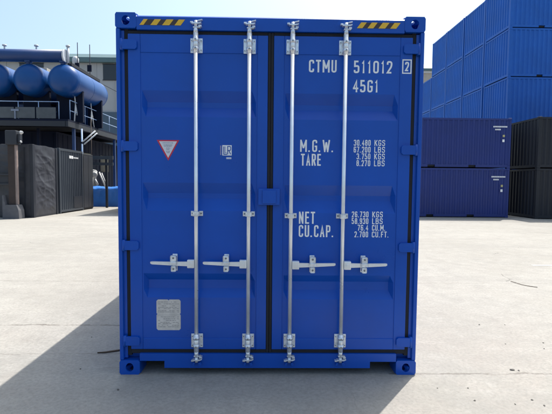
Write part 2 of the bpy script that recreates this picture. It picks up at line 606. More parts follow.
# ---- lettering: condensed round-cornered stencil face
GL = {
 '0': [([(0, 0), (1, 0), (1, 1), (0, 1)], 1)],
 '1': [([(.12, .80), (.6, 1), (.6, 0)], 2)],
 '2': [([(0, .74), (0, 1), (1, 1), (1, .58), (0, .0), (1, 0)], 3)],
 '3': [([(0, .78), (0, 1), (1, 1), (1, .53), (.35, .53)], 0), ([(.35, .53), (1, .53), (1, 0), (0, 0), (0, .22)], 0)],
 '4': [([(.74, 0), (.74, 1), (0, .28)], 2), ([(0, .28), (1, .28)], 2)],
 '5': [([(.95, 1), (.05, 1), (.05, .56), (1, .60), (1, 0), (0, 0), (0, .22)], 5)],
 '6': [([(1, .78), (1, 1), (0, 1), (0, 0), (1, 0), (1, .3)], 0), ([(1, .28), (1, .56), (.05, .56)], 0)],
 '7': [([(0, 1), (1, 1), (.35, 0)], 2)],
 '8': [([(0, 0), (1, 0), (1, .53), (0, .53)], 1), ([(.04, .53), (.04, 1), (.96, 1), (.96, .53)], 0)],
 '9': [([(0, .22), (0, 0), (1, 0), (1, 1), (0, 1), (0, .7)], 0), ([(0, .72), (0, .44), (.95, .44)], 0)],
 'A': [([(0, 0), (.5, 1), (1, 0)], 2), ([(.2, .30), (.8, .30)], 2)],
 'B': [([(0, 0), (0, 1)], 2), ([(0.05, 1), (.95, 1), (.95, .53), (0.05, .53)], 0), ([(0.5, .53), (1, .53), (1, 0), (0.05, 0)], 0)],
 'C': [([(1, .74), (1, 1), (0, 1), (0, 0), (1, 0), (1, .26)], 0)],
 'E': [([(1, 1), (0, 1), (0, 0), (1, 0)], 2), ([(0, .53), (.85, .53)], 2)],
 'F': [([(1, 1), (0, 1), (0, 0)], 2), ([(0, .53), (.85, .53)], 2)],
 'G': [([(1, .76), (1, 1), (0, 1), (0, 0), (1, 0), (1, .46), (.5, .46)], 7)],
 'K': [([(0, 0), (0, 1)], 2), ([(1, 1), (.04, .40)], 2), ([(.32, .57), (1, 0)], 2)],
 'L': [([(0, 1), (0, 0), (1, 0)], 2)],
 'M': [([(0, 0), (0, 1)], 2), ([(1, 0), (1, 1)], 2), ([(.04, .96), (.5, .28)], 2), ([(.96, .96), (.5, .28)], 2)],
 'N': [([(0, 0), (0, 1)], 2), ([(1, 0), (1, 1)], 2), ([(.04, .96), (.96, .04)], 2)],
 'P': [([(0, 0), (0, 1)], 2), ([(.05, 1), (1, 1), (1, .46), (.05, .46)], 0)],
 'R': [([(0, 0), (0, 1)], 2), ([(.05, 1), (1, 1), (1, .48), (.05, .48)], 0), ([(.5, .48), (1, 0)], 2)],
 'S': [([(1, .76), (1, 1), (0, 1), (0, .53), (1, .53), (1, 0), (0, 0), (0, .24)], 0)],
 'T': [([(0, 1), (1, 1)], 2), ([(.5, 1), (.5, 0)], 2)],
 'U': [([(0, 1), (0, 0), (1, 0), (1, 1)], 0)],
 'W': [([(0, 1), (.25, 0)], 2), ([(.25, .02), (.5, .86)], 2), ([(.5, .86), (.75, .02)], 2), ([(.75, 0), (1, 1)], 2)],
}
WID = {'M': 1.35, 'W': 1.5, '1': 0.72, '.': 0.42, ' ': 0.5, 'E': 0.88, 'L': 0.85, 'F': .85, 'T': 0.95}
# which corners stay sharp, by code: 0 all round, 1 closed round, 2 all sharp, others: list of sharp indices
SHARP = {3: (4,), 5: (1, 2), 6: (0, 1, 4), 7: (5,)}


def fillet(pts, rad, sharp, closed):
    out = []
    n = len(pts)
    for i, p in enumerate(pts):
        p = Vector(p)
        if (not closed and i in (0, n - 1)) or i in sharp:
            out.append(p)
            continue
        a, c = Vector(pts[i - 1]), Vector(pts[(i + 1) % n])
        da, dc = (a - p), (c - p)
        r = min(rad, da.length * 0.48, dc.length * 0.48)
        A, C = p + da.normalized() * r, p + dc.normalized() * r
        for k in range(6):
            t = k / 5
            out.append((1 - t) ** 2 * A + 2 * t * (1 - t) * p + t * t * C)
    return out


def ribbon(b, pts, w, closed, y0, th=0.0004):
    n = len(pts)
    L, Rr = [], []
    for i in range(n):
        p = pts[i]
        if closed:
            d0 = (p - pts[i - 1]).normalized()
            d1 = (pts[(i + 1) % n] - p).normalized()
        else:
            d0 = (p - pts[i - 1]).normalized() if i > 0 else (pts[1] - p).normalized()
            d1 = (pts[i + 1] - p).normalized() if i < n - 1 else d0
        n0, n1 = Vector((-d0.y, d0.x)), Vector((-d1.y, d1.x))
        mm = (n0 + n1)
        if mm.length < 1e-4:
            mm = n0
        mm.normalize()
        k = min(1 / max(0.3, mm.dot(n0)), 1.9) * w / 2
        L.append(p + mm * k)
        Rr.append(p - mm * k)
    def V(p):
        return b.bm.verts.new((p.x, y0, p.y))
    lv, rv = [V(p) for p in L], [V(p) for p in Rr]
    for i in range(n if closed else n - 1):
        j = (i + 1) % n
        try:
            b.bm.faces.new((lv[i], rv[i], rv[j], lv[j]))
        except ValueError:
            pass


def text(b, s, x0, x1, z0, z1, y, stroke=0.13, wfac=None):
    """condensed lettering filling x0..x1, z0..z1 exactly"""
    h = z1 - z0
    gap = 0.34
    tot = sum(WID.get(c, 1.0) for c in s) + gap * (len(s) - 1)
    u = (x1 - x0) / tot
    x = x0
    sw = h * stroke
    k = 0
    for ch in s:
        w = WID.get(ch, 1.0) * u
        if ch == '.':
            cx = x + w * 0.3
            b.quad([(cx - sw * .5, y, z0), (cx + sw * .5, y, z0), (cx + sw * .5, y, z0 + sw), (cx - sw * .5, y, z0 + sw)])
        elif ch != ' ':
            ix0, ix1, iz0, iz1 = x + sw / 2, x + w - sw / 2, z0 + sw / 2, z1 - sw / 2
            for pts, code in GL[ch]:
                q = [Vector((ix0 + p[0] * (ix1 - ix0), iz0 + p[1] * (iz1 - iz0))) for p in pts]
                closed = code == 1
                if code == 2:
                    sharp = range(len(q))
                else:
                    sharp = SHARP.get(code, ())
                    if code in (2, 3, 5, 6, 7) or True:
                        q0, q1 = q[0].copy(), q[-1].copy()
                # butt ends reach the cap height and baseline
                if not closed:
                    for (i, j) in ((0, 1), (-1, -2)):
                        dd = (q[i] - q[j]).normalized()
                        if abs(pts[i][1] - 0) < 1e-6 or abs(pts[i][1] - 1) < 1e-6 or abs(dd.x) > 0.99:
                            if code == 2 or pts[i][1] in (0, 1):
                                q[i] = q[i] + dd * sw / 2 * (1 if abs(dd.y) > 0.3 or code == 2 else 0)
                q = fillet(q, h * 0.2, sharp, closed)
                ribbon(b, q, sw, closed, y - 0.00006 * k)
                k = (k + 1) % 6
        x += w + gap * u
    return b


DY = 0.014      # door frame face
PY = 0.020      # door panel face
TY = PY - 0.0008


def door_leaf(s):
    """s=-1 left leaf, +1 right leaf"""
    xo, xi = s * 1.127, s * 0.024          # outer and inner edges
    po, pi_ = s * 1.030, s * 0.107         # panel limits
    zb, zt = 0.207, 2.738
    pb, pt = 0.30, 2.595
    b = MB()
    # frame: two stiles, two rails (butted)
    def bx(a, c, z0, z1):
        b.box(min(a, c), max(a, c), DY, DY + 0.045, z0, z1, 0.004)
    bx(xo, po, zb, zt)
    bx(pi_, xi, zb, zt)
    bx(po - s * 0.0005, pi_ + s * 0.0005, zb, pb)
    bx(po - s * 0.0005, pi_ + s * 0.0005, pt, zt)
    # panel with three pressed channels
    dz = 0.0 if s < 0 else -0.011
    chans = [(2.302, 2.218, 2.176, 2.096), (1.572, 1.488, 1.446, 1.347), (0.836, 0.775, 0.705, 0.636)]
    dep = 0.045
    zs = [(pt, 0.0)]
    for a, c, d, e in chans:
        zs += [(a + dz, 0), (c + dz, dep), (d + dz, dep), (e + dz, 0)]
    zs.append((pb, 0))
    lo, hi = min(po, pi_), max(po, pi_)
    xs = [(lo, 0), (lo + 0.010, 0), (lo + 0.040, 1), (hi - 0.040, 1), (hi - 0.010, 0), (hi, 0)]
    grid = [[b.bm.verts.new((x, PY + kx * kz, z)) for x, kx in xs] for z, kz in zs]
    for i in range(len(zs) - 1):
        for j in range(len(xs) - 1):
            b.bm.faces.new((grid[i][j], grid[i + 1][j], grid[i + 1][j + 1], grid[i][j + 1]))
    leaf = b.build('door', M['blue'], R)
    # rubber gasket round the leaf
    q = MB()
    q.box(min(s * 1.158, xo), max(s * 1.158, xo), 0.034, 0.075, 0.150, 2.80)
    q.box(min(xo, xi), max(xo, xi), 0.026, 0.075, 0.168, zb - 0.001, 0.004)
    q.box(min(xo, xi), max(xo, xi), 0.026, 0.075, zt + 0.001, 2.767, 0.004)
    q.box(min(xi, s * 0.001), max(xi, s * 0.001), 0.024, 0.075, 0.168, 2.765, 0.004)
    q.build('gasket', M['gasket'], leaf)
    # hinges
    for zc in ((2.652, 1.860, 1.065, 0.280) if s < 0 else (2.646, 1.851, 1.062, 0.274)):
        h = MB()
        a, c = s * 1.186, s * 1.052
        L, Hh = min(a, c), 0.037
        pts = []
        for (ang0, cxx) in ((0, 1), (90, 1), (180, -1), (270, -1)):
            pass
        tip = c
        rr = 0.014
        poly = [(a, zc - Hh), (a, zc + Hh), (tip + s * rr, zc + Hh), (tip, zc + Hh - rr), (tip, zc - Hh + rr), (tip + s * rr, zc - Hh)]
        h.prism(poly, -0.004, 0.0135, 'y')
        h.cyl((s * 1.172, 0.006, zc - 0.045), (s * 1.172, 0.006, zc + 0.045), 0.013, 16)
        h.build('hinge', M['blue'], leaf)
    # locking bars with their brackets, cams and handles
    zr = 1.327 if s < 0 else 1.315
    for xr in (0.586, 0.169):
        x = s * xr
        bar = MB()
        bar.cyl((x, -0.030, 0.160), (x, -0.030, 2.785), 0.0155, 24)
        for (z0, z1) in ((0.205, 0.350), (2.580, 2.735)):
            bar.cyl((x, -0.030, z0), (x, -0.030, z1), 0.0195, 24)
        bar.build('locking_bar', M['galv_bar'], leaf)
        for (z0, z1, sg) in ((2.592, 2.706, 1), (0.228, 0.342, -1)):
            k = MB()
            k.box(x - 0.048, x - 0.020, 0.004, 0.0138, z0, z1, 0.003)
            k.box(x + 0.020, x + 0.048, 0.004, 0.0138, z0, z1, 0.003)
            # round straps over the bar, with legs down to the plates
            for zz in (z0 + 0.012, z1 - 0.036):
                k.cyl((x, -0.030, zz), (x, -0.030, zz + 0.024), 0.0245, 24)
                k.box(x - 0.0245, x - 0.0195, -0.030, 0.0045, zz, zz + 0.024, 0.001)
                k.box(x + 0.0195, x + 0.0245, -0.030, 0.0045, zz, zz + 0.024, 0.001)
            k.box(x - 0.0215, x + 0.0215, 0.0045, 0.0137, z0, z1, 0.002)
            for dx in (-0.037, 0.037):
                for zz in (z0 + 0.02, z1 - 0.02):
                    k.cyl((x + dx, -0.003, zz), (x + dx, 0.004, zz), 0.008, 8)
            kk = MB()
            for dx in (-0.037, 0.037):
                for zz in (z0 + 0.02, z1 - 0.02):
                    kk.cyl((x + dx, -0.0045, zz), (x + dx, -0.003, zz), 0.0045, 8)
            for zz in (z0 + 0.024, z1 - 0.024):
                kk.cyl((x, -0.0565, zz), (x, -0.0535, zz), 0.0055, 10)
            k.build('bar_bracket', M['galv'], leaf, extra=(kk, M['galv_dark']))
        # cam ends
        for zc, sg in ((2.806, 1), (0.140, -1)):
            c = MB()
            c.cyl((x, -0.030, zc - sg * 0.075), (x, -0.030, zc - sg * 0.02), 0.019, 20, 0.014)
            t = -s
            c.prism([(x - 0.030, zc - 0.005), (x + 0.026, zc - 0.005), (x + 0.046, zc + 0.004), (x + 0.044, zc + 0.008), (x + 0.024, zc + 0.004), (x - 0.030, zc + 0.004)], -0.048, -0.010, 'y')
            c.cyl((x, -0.030, zc - sg * 0.022), (x, -0.030, zc + sg * 0.022), 0.0125, 16)
            c.box(x - 0.020, x + 0.036, -0.044, -0.012, zc - sg * 0.030 - 0.004, zc - sg * 0.030 + 0.004, 0.002)
            c.build('cam_end', M['galv'], leaf)
            # keeper welded on the beam
            bm_ = header if sg > 0 else sill
            kp = MB()
            kp.box(x - 0.044, x - 0.022, -0.028, 0.0028, zc + sg * 0.014 - 0.006, zc + sg * 0.014 + 0.006, 0.002)
            kp.build('cam_keeper', M['galv'], bm_)
            kp = MB()
            kp.box(x + 0.020, x + 0.044, -0.034, 0.0028, zc - sg * 0.016 - 0.006, zc - sg * 0.016 + 0.006, 0.002)
            kp.build('cam_keeper', M['galv'], bm_)
            if sg > 0:
                kp = MB()
                kp.box(x + 0.010, x + 0.050, -0.026, 0.0028, zc + 0.026, zc + 0.034, 0.002, rot=Matrix.Rotation(-0.25, 3, 'Y'))
                kp.build('keeper_stop', M['galv'], header)
            else:
                for (a_, c_, q_) in ((x - 0.034, x - 0.016, 0.35), (x + 0.014, x + 0.036, -0.35)):
                    kd = MB()
                    kd.box(a_, c_, -0.025, 0.0028, 0.085, 0.111, 0.003, rot=Matrix.Rotation(q_, 3, 'Y'))
                    kd.build('keeper_stop', M['blue'], sill)
        # middle guide
        k = MB()
        k.box(x - 0.048, x - 0.0165, 0.008, 0.0195, zr - 0.02, zr + 0.02, 0.002)
        k.box(x + 0.0165, x + 0.048, 0.008, 0.0195, zr - 0.02, zr + 0.02, 0.002)
        k.box(x - 0.024, x - 0.017, -0.050, 0.008, zr - 0.018, zr + 0.018, 0.002)
        k.box(x + 0.017, x + 0.024, -0.050, 0.008, zr - 0.018, zr + 0.018, 0.002)
        k.box(x - 0.024, x + 0.024, -0.055, -0.050, zr - 0.018, zr + 0.018, 0.002)
        kk = MB()
        for dx in (-0.034, 0.034):
            kk.cyl((x + dx, 0.002, zr), (x + dx, 0.008, zr), 0.007, 8)
        k.build('bar_guide', M['galv'], leaf, extra=(kk, M['galv_dark']))
        # handle: hub beside the bar, flat lever reaching to the door's outer side on the left leaf, too on the right
        zh = 0.926 if s < 0 else 0.920
        d = s if True else 1
        hx = x + d * 0.042
        h = MB()
        h.box(hx - 0.028, hx + 0.028, -0.052, -0.010, zh - 0.034, zh + 0.034, 0.006)
        h.cyl((hx, -0.060, zh), (hx, -0.052, zh), 0.013, 14)
        e = x + d * 0.362
        p0, p1 = hx + d * 0.028, e
        h.prism([(p0, zh - 0.018), (p0 + d * 0.12, zh - 0.013), (p1 - d * 0.012, zh - 0.004), (p1, zh + 0.002), (p1, zh + 0.016), (p1 - d * 0.012, zh + 0.018), (p0 + d * 0.12, zh + 0.016), (p0, zh + 0.018)], -0.046, -0.028, 'y')
        h.build('handle', M['galv_bar'], leaf)
        # retainer
        rx = x + d * 0.178
        r_ = MB()
        r_.box(rx - 0.020, rx + 0.020, 0.010, 0.0195, zh - 0.066, zh + 0.072, 0.004)
        r_.box(rx - 0.024, rx + 0.024, -0.055, -0.047, zh + 0.012, zh + 0.070, 0.010)
        r_.box(rx - 0.020, rx + 0.020, -0.050, -0.044, zh - 0.062, zh - 0.016, 0.008)
        r_.box(rx - 0.018, rx + 0.018, -0.047, 0.010, zh + 0.030, zh + 0.060, 0.004)
        r_.box(rx - 0.016, rx + 0.016, -0.044, 0.010, zh - 0.052, zh - 0.030, 0.004)
        r_.box(rx - 0.028, rx + 0.028, -0.060, -0.0555, zh - 0.010, zh + 0.020, 0.006)
        r2 = MB()
        r2.cyl((rx, -0.0575, zh + 0.048), (rx, -0.055, zh + 0.048), 0.008, 12)
        r2.cyl((rx, -0.0525, zh - 0.040), (rx, -0.050, zh - 0.040), 0.008, 12)
        r_.build('handle_retainer', M['galv'], leaf, extra=(r2, M['galv_dark']))
    return leaf


dl = door_leaf(-1)
dr = door_leaf(1)

# overlap plate between the doors
b = MB()
b.box(-0.094, 0.080, -0.024, 0.0135, 1.400, 1.532, 0.006)
b.box(-0.060, 0.050, -0.034, -0.0245, 1.412, 1.520, 0.005)
b.build('seal_plate', M['blue'], dr)

# lettering on the right leaf
def lettering(rows, stroke=0.13):
    for s, x0, x1, z0, z1 in rows:
        b = MB()
        text(b, s, x0, x1, z0, z1, TY, stroke)
        b.build('lettering', M['white'], dr)
lettering([('CTMU', 0.302, 0.523, 2.459, 2.557)], 0.138)
lettering([('511012', 0.660, 0.968, 2.457, 2.555)], 0.138)
lettering([('45G1', 0.656, 0.860, 2.307, 2.404)], 0.138)
b = MB()
text(b, '2', 1.068, 1.100, 2.476, 2.549, DY - 0.0008, 0.16)
ribbon(b, [Vector(p) for p in ((1.050, 2.460), (1.116, 2.460), (1.116, 2.564), (1.050, 2.564))], 0.009, True, DY - 0.0012)
b.build('lettering', M['white'], dr)
lettering([('M.G.W.', 0.240, 0.510, 1.829, 1.926), ('TARE', 0.247, 0.408, 1.719, 1.814)], 0.126)
lettering([('NET', 0.237, 0.368, 1.249, 1.347), ('CU.CAP.', 0.237, 0.522, 1.141, 1.238)], 0.126)
def num_rows(zt, xr, rows):
    out = []
    for i, (a, u) in enumerate(rows):
        z1 = zt - i * 0.0543
        wd = 0.0245 * sum(1.0 if c != '.' else 0.55 for c in a)
        out.append((a, xr - wd, xr, z1 - 0.0475, z1))
        ux = xr + 0.031
        uw = 0.0285 * sum(1.0 if c != '.' else 0.42 for c in u)
        out.append((u, ux, ux + uw, z1 - 0.0475, z1))
    return lettering(out, 0.135)
num_rows(1.930, 0.808, [('30.480', 'KGS'), ('67.200', 'LBS'), ('3.750', 'KGS'), ('8.270', 'LBS')])
num_rows(1.352, 0.803, [('26.730', 'KGS'), ('58.930', 'LBS'), ('76.4', 'CU.M.'), ('2.700', 'CU.FT.')])

# warning triangle
b = MB()
b.prism([(-0.906, 1.912), (-0.727, 1.912), (-0.8165, 1.748)], PY - 0.0012, PY - 0.0002, 'y')
sign = b.build('warning_sticker', M['red'], dl)
b = MB()
b.prism([(-0.888, 1.902), (-0.745, 1.902), (-0.8165, 1.770)], PY - 0.0018, PY - 0.0013, 'y')
for z, w, in ((1.890, 0.105), (1.879, 0.075)):
    pass
b.build('sticker_face', mat('sticker_white', (0.72, 0.70, 0.74), 0.5), dl)
b = MB()
rng = random.Random(3)
for z, w in ((1.889, 0.085), (1.873, 0.070), (1.863, 0.060), (1.848, 0.03), (1.836, 0.026), (1.822, 0.03), (1.812, 0.022)):
    x = -0.8165 - w / 2
    while x < -0.8165 + w / 2:
        l_ = rng.uniform(0.004, 0.013)
        b.box(x, min(x + l_, -0.8165 + w / 2 + .003), PY - 0.0023, PY - 0.0019, z - 0.003, z + 0.003)
        x += l_ + 0.003
b.build('fine_print', M['ink'], dl)

# classification mark: white square with outlined L and R, a small upright line and caption
b = MB()
b.box(-0.384, -0.309, PY - 0.0012, PY - 0.0002, 1.794, 1.876)
b.box(-0.352, -0.312, PY - 0.0012, PY - 0.0002, 1.766, 1.779)
b.build('class_mark', M['white'], dl)
b = MB()
LRB = PY - 0.0016
ribbon(b, [Vector(p) for p in ((-0.372, 1.866), (-0.372, 1.803), (-0.345, 1.803))], 0.008, False, LRB)
ribbon(b, [Vector(p) for p in ((-0.361, 1.866), (-0.361, 1.815), (-0.348, 1.815))], 0.004, False, LRB - .0001)
ribbon(b, [Vector(p) for p in ((-0.341, 1.803), (-0.341, 1.866), (-0.322, 1.866), (-0.317, 1.858), (-0.317, 1.842), (-0.322, 1.834), (-0.341, 1.834))], 0.007, False, LRB - .0002)
ribbon(b, [Vector(p) for p in ((-0.332, 1.834), (-0.317, 1.803))], 0.007, False, LRB - .0003)
for x in (-0.349, -0.340, -0.331, -0.322):
    b.box(x, x + 0.004, PY - 0.0016, PY - 0.0013, 1.769, 1.776)
b.build('class_letters', M['bluetxt'], dl)
b = MB()
for i in range(9):
    z = 1.798 + i * 0.0085
    b.box(-0.401, -0.392, PY - 0.0012, PY - 0.0002, z, z + 0.0055)
b.build('class_caption', mat('faded_white', (0.45, 0.42, 0.55), 0.6), dl)

# data plate with notches
def notched(x0, x1, z0, z1):
    r = 0.012
    zc = (z0 + z1) / 2 + 0.006
    xc = (x0 + x1) / 2
    n = 0.008
    return [(x0 + r, z0), (x1 - r, z0), (x1, z0 + r), (x1, zc - n), (x1 - n, zc), (x1, zc + n), (x1, z1 - r), (x1 - r, z1),
            (xc + n, z1), (xc, z1 - n), (xc - n, z1), (x0 + r, z1), (x0, z1 - r), (x0, zc + n), (x0 + n, zc), (x0, zc - n), (x0, z0 + r)]
b = MB()
b.prism(notched(-0.918, -0.722, 0.366, 0.620), PY - 0.003, PY - 0.0002, 'y')
b.build('data_plate', M['plate'], dl)
b = MB()
rng = random.Random(11)
z = 0.600
while z > 0.385:
    if 0.485 < z < 0.505:
        z -= 0.014
        continue
    x = -0.905
    while x < -0.74:
        l_ = rng.uniform(0.006, 0.026)
        if rng.random() < 0.75:
            b.box(x, min(x + l_, -0.735), PY - 0.0034, PY - 0.0030, z - 0.0022, z + 0.0022)
        x += l_ + 0.004
    z -= rng.choice((0.011, 0.013, 0.016))
b.box(-0.905, -0.735, PY - 0.0034, PY - 0.0030, 0.491, 0.4925)
b.build('plate_print', M['plate_ink'], dl)


# ------------------------------------------------------------------ CONTAINERS OF THE YARD
def yard_container(name, L, Wd, H, material, pocket, pitch=0.25):
    """twenty-foot style container, origin at the middle of its base front edge; long side faces -y"""
    root = thing(name, 'x', 'shipping container')
    hl = L / 2
    rb = 0.16
    # frame: posts + rails
    b = MB()
    for sx in (-1, 1):
        for (y0, y1) in ((0.004, 0.12), (Wd - 0.12, Wd - 0.004)):
            b.box(min(sx * hl, sx * (hl - 0.10)) + .004, max(sx * hl, sx * (hl - 0.10)) - .004, y0, y1, 0.106, H - 0.106, 0.008, 1)
    for (y0, y1) in ((0.012, 0.07), (Wd - 0.07, Wd - 0.012)):
        b.box(-hl + 0.1015, hl - 0.1015, y0, y1, H - 0.108, H - 0.02)
        segs = [(-hl + 0.1015, -pocket - 0.17), (-pocket + 0.17, pocket - 0.17), (pocket + 0.17, hl - 0.1015)]
        for a, c in segs:
            b.box(a, c, y0, y1, 0.035, rb)
        for pc in (-pocket, pocket):
            b.box(pc - 0.17, pc + 0.17, y0, y1, 0.135, rb)
    for sx in (-1, 1):
        a, c = sx * (hl - 0.012), sx * (hl - 0.07)
        b.box(min(a, c), max(a, c), 0.1215, Wd - 0.1215, 0.035, rb)
        b.box(min(a, c), max(a, c), 0.1215, Wd - 0.1215, H - 0.108, H - 0.02)
    b.build('frame', material, root)
    b = MB()
    b.box(-hl + 0.07, hl - 0.07, 0.075, Wd - 0.075, 0.05, 0.13)
    b.build('floor_panel', M['dark'], root)
    b = MB()
    b.corr((-hl + 0.10, 0.016, 0), (1, 0, 0), L - 0.20, rb, H - 0.085, (0, -1, 0), pitch, 0.038)
    b.build('side_wall', material, root)
    b = MB()
    b.corr((hl - 0.10, Wd - 0.016, 0), (-1, 0, 0), L - 0.20, rb, H - 0.085, (0, 1, 0), pitch, 0.038)
    b.build('side_wall', material, root)
    for sx in (-1, 1):
        b = MB()
        b.corr((sx * (hl - 0.016), 0.12, 0), (0, 1, 0), Wd - 0.24, rb, H - 0.105, (sx, 0, 0), pitch, 0.042)
        b.build('end_wall', material, root)
    b = MB()
    b.box(-hl + 0.07, hl - 0.07, 0.07, Wd - 0.07, H - 0.05, H - 0.022)
    b.build('roof_panel', material, root)
    for sx in (-1, 1):
        for (y0, y1) in ((0, 0.16), (Wd - 0.16, Wd)):
            for (z0, z1) in ((0, 0.106), (H - 0.106, H)):
                b = MB()
                a, c = sx * hl, sx * (hl - 0.15)
                b.box(min(a, c), max(a, c), y0, y1, z0, z1, 0.008, 1)
                cc = b.build('corner_casting', material, root)
    return root


GRP_STACK = 'bright blue containers of the tall stack'
HL, HU = 2.40, 2.625
proto_low = yard_container('blue_container', 6.0, 2.72, HL, M['stack_blue'], 1.25)
proto_up = yard_container('blue_container', 6.0, 2.72, HU, M['stack_blue'], 1.25)
tier_name = ['ground tier', 'second tier', 'third tier', 'fourth tier', 'topmost tier']
row_name = ['front row', 'second row', 'third row', 'fourth row', 'lower rearmost row']
used_low = used_up = False
for r_i in range(5):
    ntier = 5 if r_i < 4 else 4
    z = 0.0
    for t_i in range(ntier):
        lowt = t_i < 2
        if lowt:
            o = proto_low if not used_low else copy_tree(proto_low)
            used_low = True
        else:
            o = proto_up if not used_up else copy_tree(proto_up)
            used_up = True
        jx, jy = random.uniform(-0.02, 0.02), random.uniform(-0.02, 0.02)
        o.location = (13.02 + 3.0 + jx, 20.1 + 2.83 * r_i + jy, z)
        tag(o, 'bright blue container in the tall stack, %s of the %s' % (tier_name[t_i], row_name[r_i]), 'shipping container', GRP_STACK)
        z += HL if lowt else HU

# two navy containers in front of the stack
navy = yard_container('navy_container', 5.45, 2.19, 2.30, M['navy'], 0.95, 0.235)
def navy_marks(root, dz):
    hl = 5.45 / 2
    X0 = 8.445
    rg = random.Random(5)
    for (x0, x1, z) in ((10.32, 10.92, 1.90 + dz), (10.41, 10.66, 1.77 + dz)):
        b = MB()
        x = x0
        while x < x1:
            w = rg.uniform(0.03, 0.05)
            b.box(x - X0, x - X0 + w, -0.002, 0.0, z - 0.032, z + 0.032)
            x += w + 0.016
        b.build('marking', M['white'], root)
    b = MB()
    b.box(10.76 - X0, 10.86 - X0, -0.003, 0.0, 1.20 + dz, 1.32 + dz)
    b.build('white_sticker', M['white'], root)
    b = MB()
    b.box(10.77 - X0, 10.87 - X0, -0.003, 0.0, 1.43 + dz, 1.53 + dz)
    b.build('yellow_sticker', mat('pale_yellow_sticker', (0.5, 0.45, 0.2), 0.5), root)
navy2 = copy_tree(navy)
navy.location = (8.445, 16.3, 0)
navy2.location = (8.445, 16.3, 2.302)
navy_marks(navy, 0.0)
navy_marks(navy2, 0.0)
tag(navy, 'navy blue container standing on the ground, underneath the other navy one', 'shipping container', 'navy containers stacked in two tiers')
tag(navy2, 'navy blue container stacked on top of the other navy one right of the big container', 'shipping container', 'navy containers stacked in two tiers')

# two more navy ones stand behind the big container; their shade reaches out on its left
for k, wrd in ((0, 'lower'), (1, 'upper')):
    o = copy_tree(navy)
    for ch in list(o.children):
        if ch.name.split('.')[0] in ('marking', 'white_sticker', 'yellow_sticker'):
            D.objects.remove(ch)
    o.location = (-4.92, 19.95, 2.302 * k)
    o.rotation_euler = (0, 0, math.pi / 2)
    tag(o, 'navy container hidden behind the big blue container, the %s of two' % wrd, 'shipping container', 'navy containers behind the big container')

# two black containers at the right edge
blk = yard_container('black_container', 5.45, 2.42, 2.30, M['blackc'], 0.95, 0.235)
blk2 = copy_tree(blk)
blk.location = (12.06 + 5.45 / 2, 15.7, 0)
blk2.location = (12.06 + 5.45 / 2, 15.7, 2.302)
tag(blk, 'black container standing on the ground at the right edge, beside the navy ones', 'shipping container', 'black containers stacked in two tiers')
tag(blk2, 'black container on top of the other black one at the right edge of the yard', 'shipping container', 'black containers stacked in two tiers')


# ------------------------------------------------------------------ LEFT SIDE: grey boxes
def sheet(b, p0, du, dv, nu, nv, nrm, amp, sc, seed, topwave=0.0):
    p0, du, dv, nrm = Vector(p0), Vector(du), Vector(dv), Vector(nrm)
    G = []
    for j in range(nv + 1):
        row = []
        for i in range(nu + 1):
            u, v = i / nu, j / nv
            edge = min(1, 6 * min(u, 1 - u, v, 1 - v) + 0.1)
            p = p0 + du * u + dv * v
            q = p * sc + Vector((seed, seed * 1.7, 0))
            d = noise.fractal(q, 1.0, 2.0, 4) * amp * edge
            # sharp folds: ridges running slantwise and across the sheet
            w1 = 0.3 * noise.noise(p * 1.1 + Vector((seed, 0, 0)))
            f1 = 1 - abs(noise.noise(Vector(((p.x + p.y) * 1.1 + p.z * 2.6 + w1, (p.x + p.y) * 0.5, seed))))
            f2 = 1 - abs(noise.noise(Vector(((p.x + p.y) * 0.7, p.z * 3.4 + w1, seed + 9))))
            d += (f1 ** 7 + 0.8 * f2 ** 8) * amp * 0.75 * edge
            w = topwave * noise.noise(Vector((p.x * 2.2, p.y * 2.2, seed))) * (v ** 6)
            row.append(b.bm.verts.new(p + nrm * d + Vector((0, 0, w))))
        G.append(row)
    for j in range(nv):
        for i in range(nu):
            f = b.bm.faces.new((G[j][i], G[j][i + 1], G[j + 1][i + 1], G[j + 1][i]))
            f.smooth = True

crate = thing('covered_crate', 'big grey tarpaulin covered crate at the left edge, behind the rusty post', 'crate', (-11.35, 15.4, 0))
ox, oy = -11.35, 15.4
b = MB()
sheet(b, (-13.0 - ox, 14.42 - oy, 0.08), (3.18, 0, 0), (0, 0, 2.95), 90, 84, (0, -1, 0), 0.022, 1.6, 3.1, 0.05)
sheet(b, (-9.72 - ox, 14.58 - oy, 0.08), (0, 1.72, 0), (0, 0, 2.93), 64, 84, (1, 0, 0), 0.026, 1.8, 8.4, 0.05)
sheet(b, (-13.0 - ox, 16.40 - oy, 0.08), (3.25, 0, 0), (0, 0, 2.95), 20, 20, (0, 1, 0), 0.05, 1.3, 5.0, 0.10)
b.build('tarpaulin', M['tarp'], crate)
b = MB()
sheet(b, (-13.0 - ox, 14.42 - oy, 3.0), (3.27, 0, 0), (0, 1.98, 0), 40, 30, (0, 0, 1), 0.05, 1.2, 2.2)
b.build('top_cover', M['tarp'], crate)
b = MB()
b.box(-9.83 - ox, -9.69 - ox, 14.38 - oy, 14.55 - oy, 0.0, 3.03, 0.01)
b.box(-9.83 - ox, -9.69 - ox, 16.30 - oy, 16.44 - oy, 0.0, 3.00, 0.01)
b.box(-13.0 - ox, -9.84 - ox, 14.40 - oy, 14.50 - oy, 0.0, 0.08)
b.box(-9.80 - ox, -9.72 - ox, 14.56 - oy, 16.29 - oy, 0.0, 0.08)
b.build('crate_frame', M['grey_dark'], crate)
b = MB()
for x in (-10.05, -12.05):
    b.box(x - 0.02 - ox, x + 0.02 - ox, 14.375 - oy, 14.40 - oy, 0.1, 2.9)
b.build('strap', M['grey_dark'], crate)

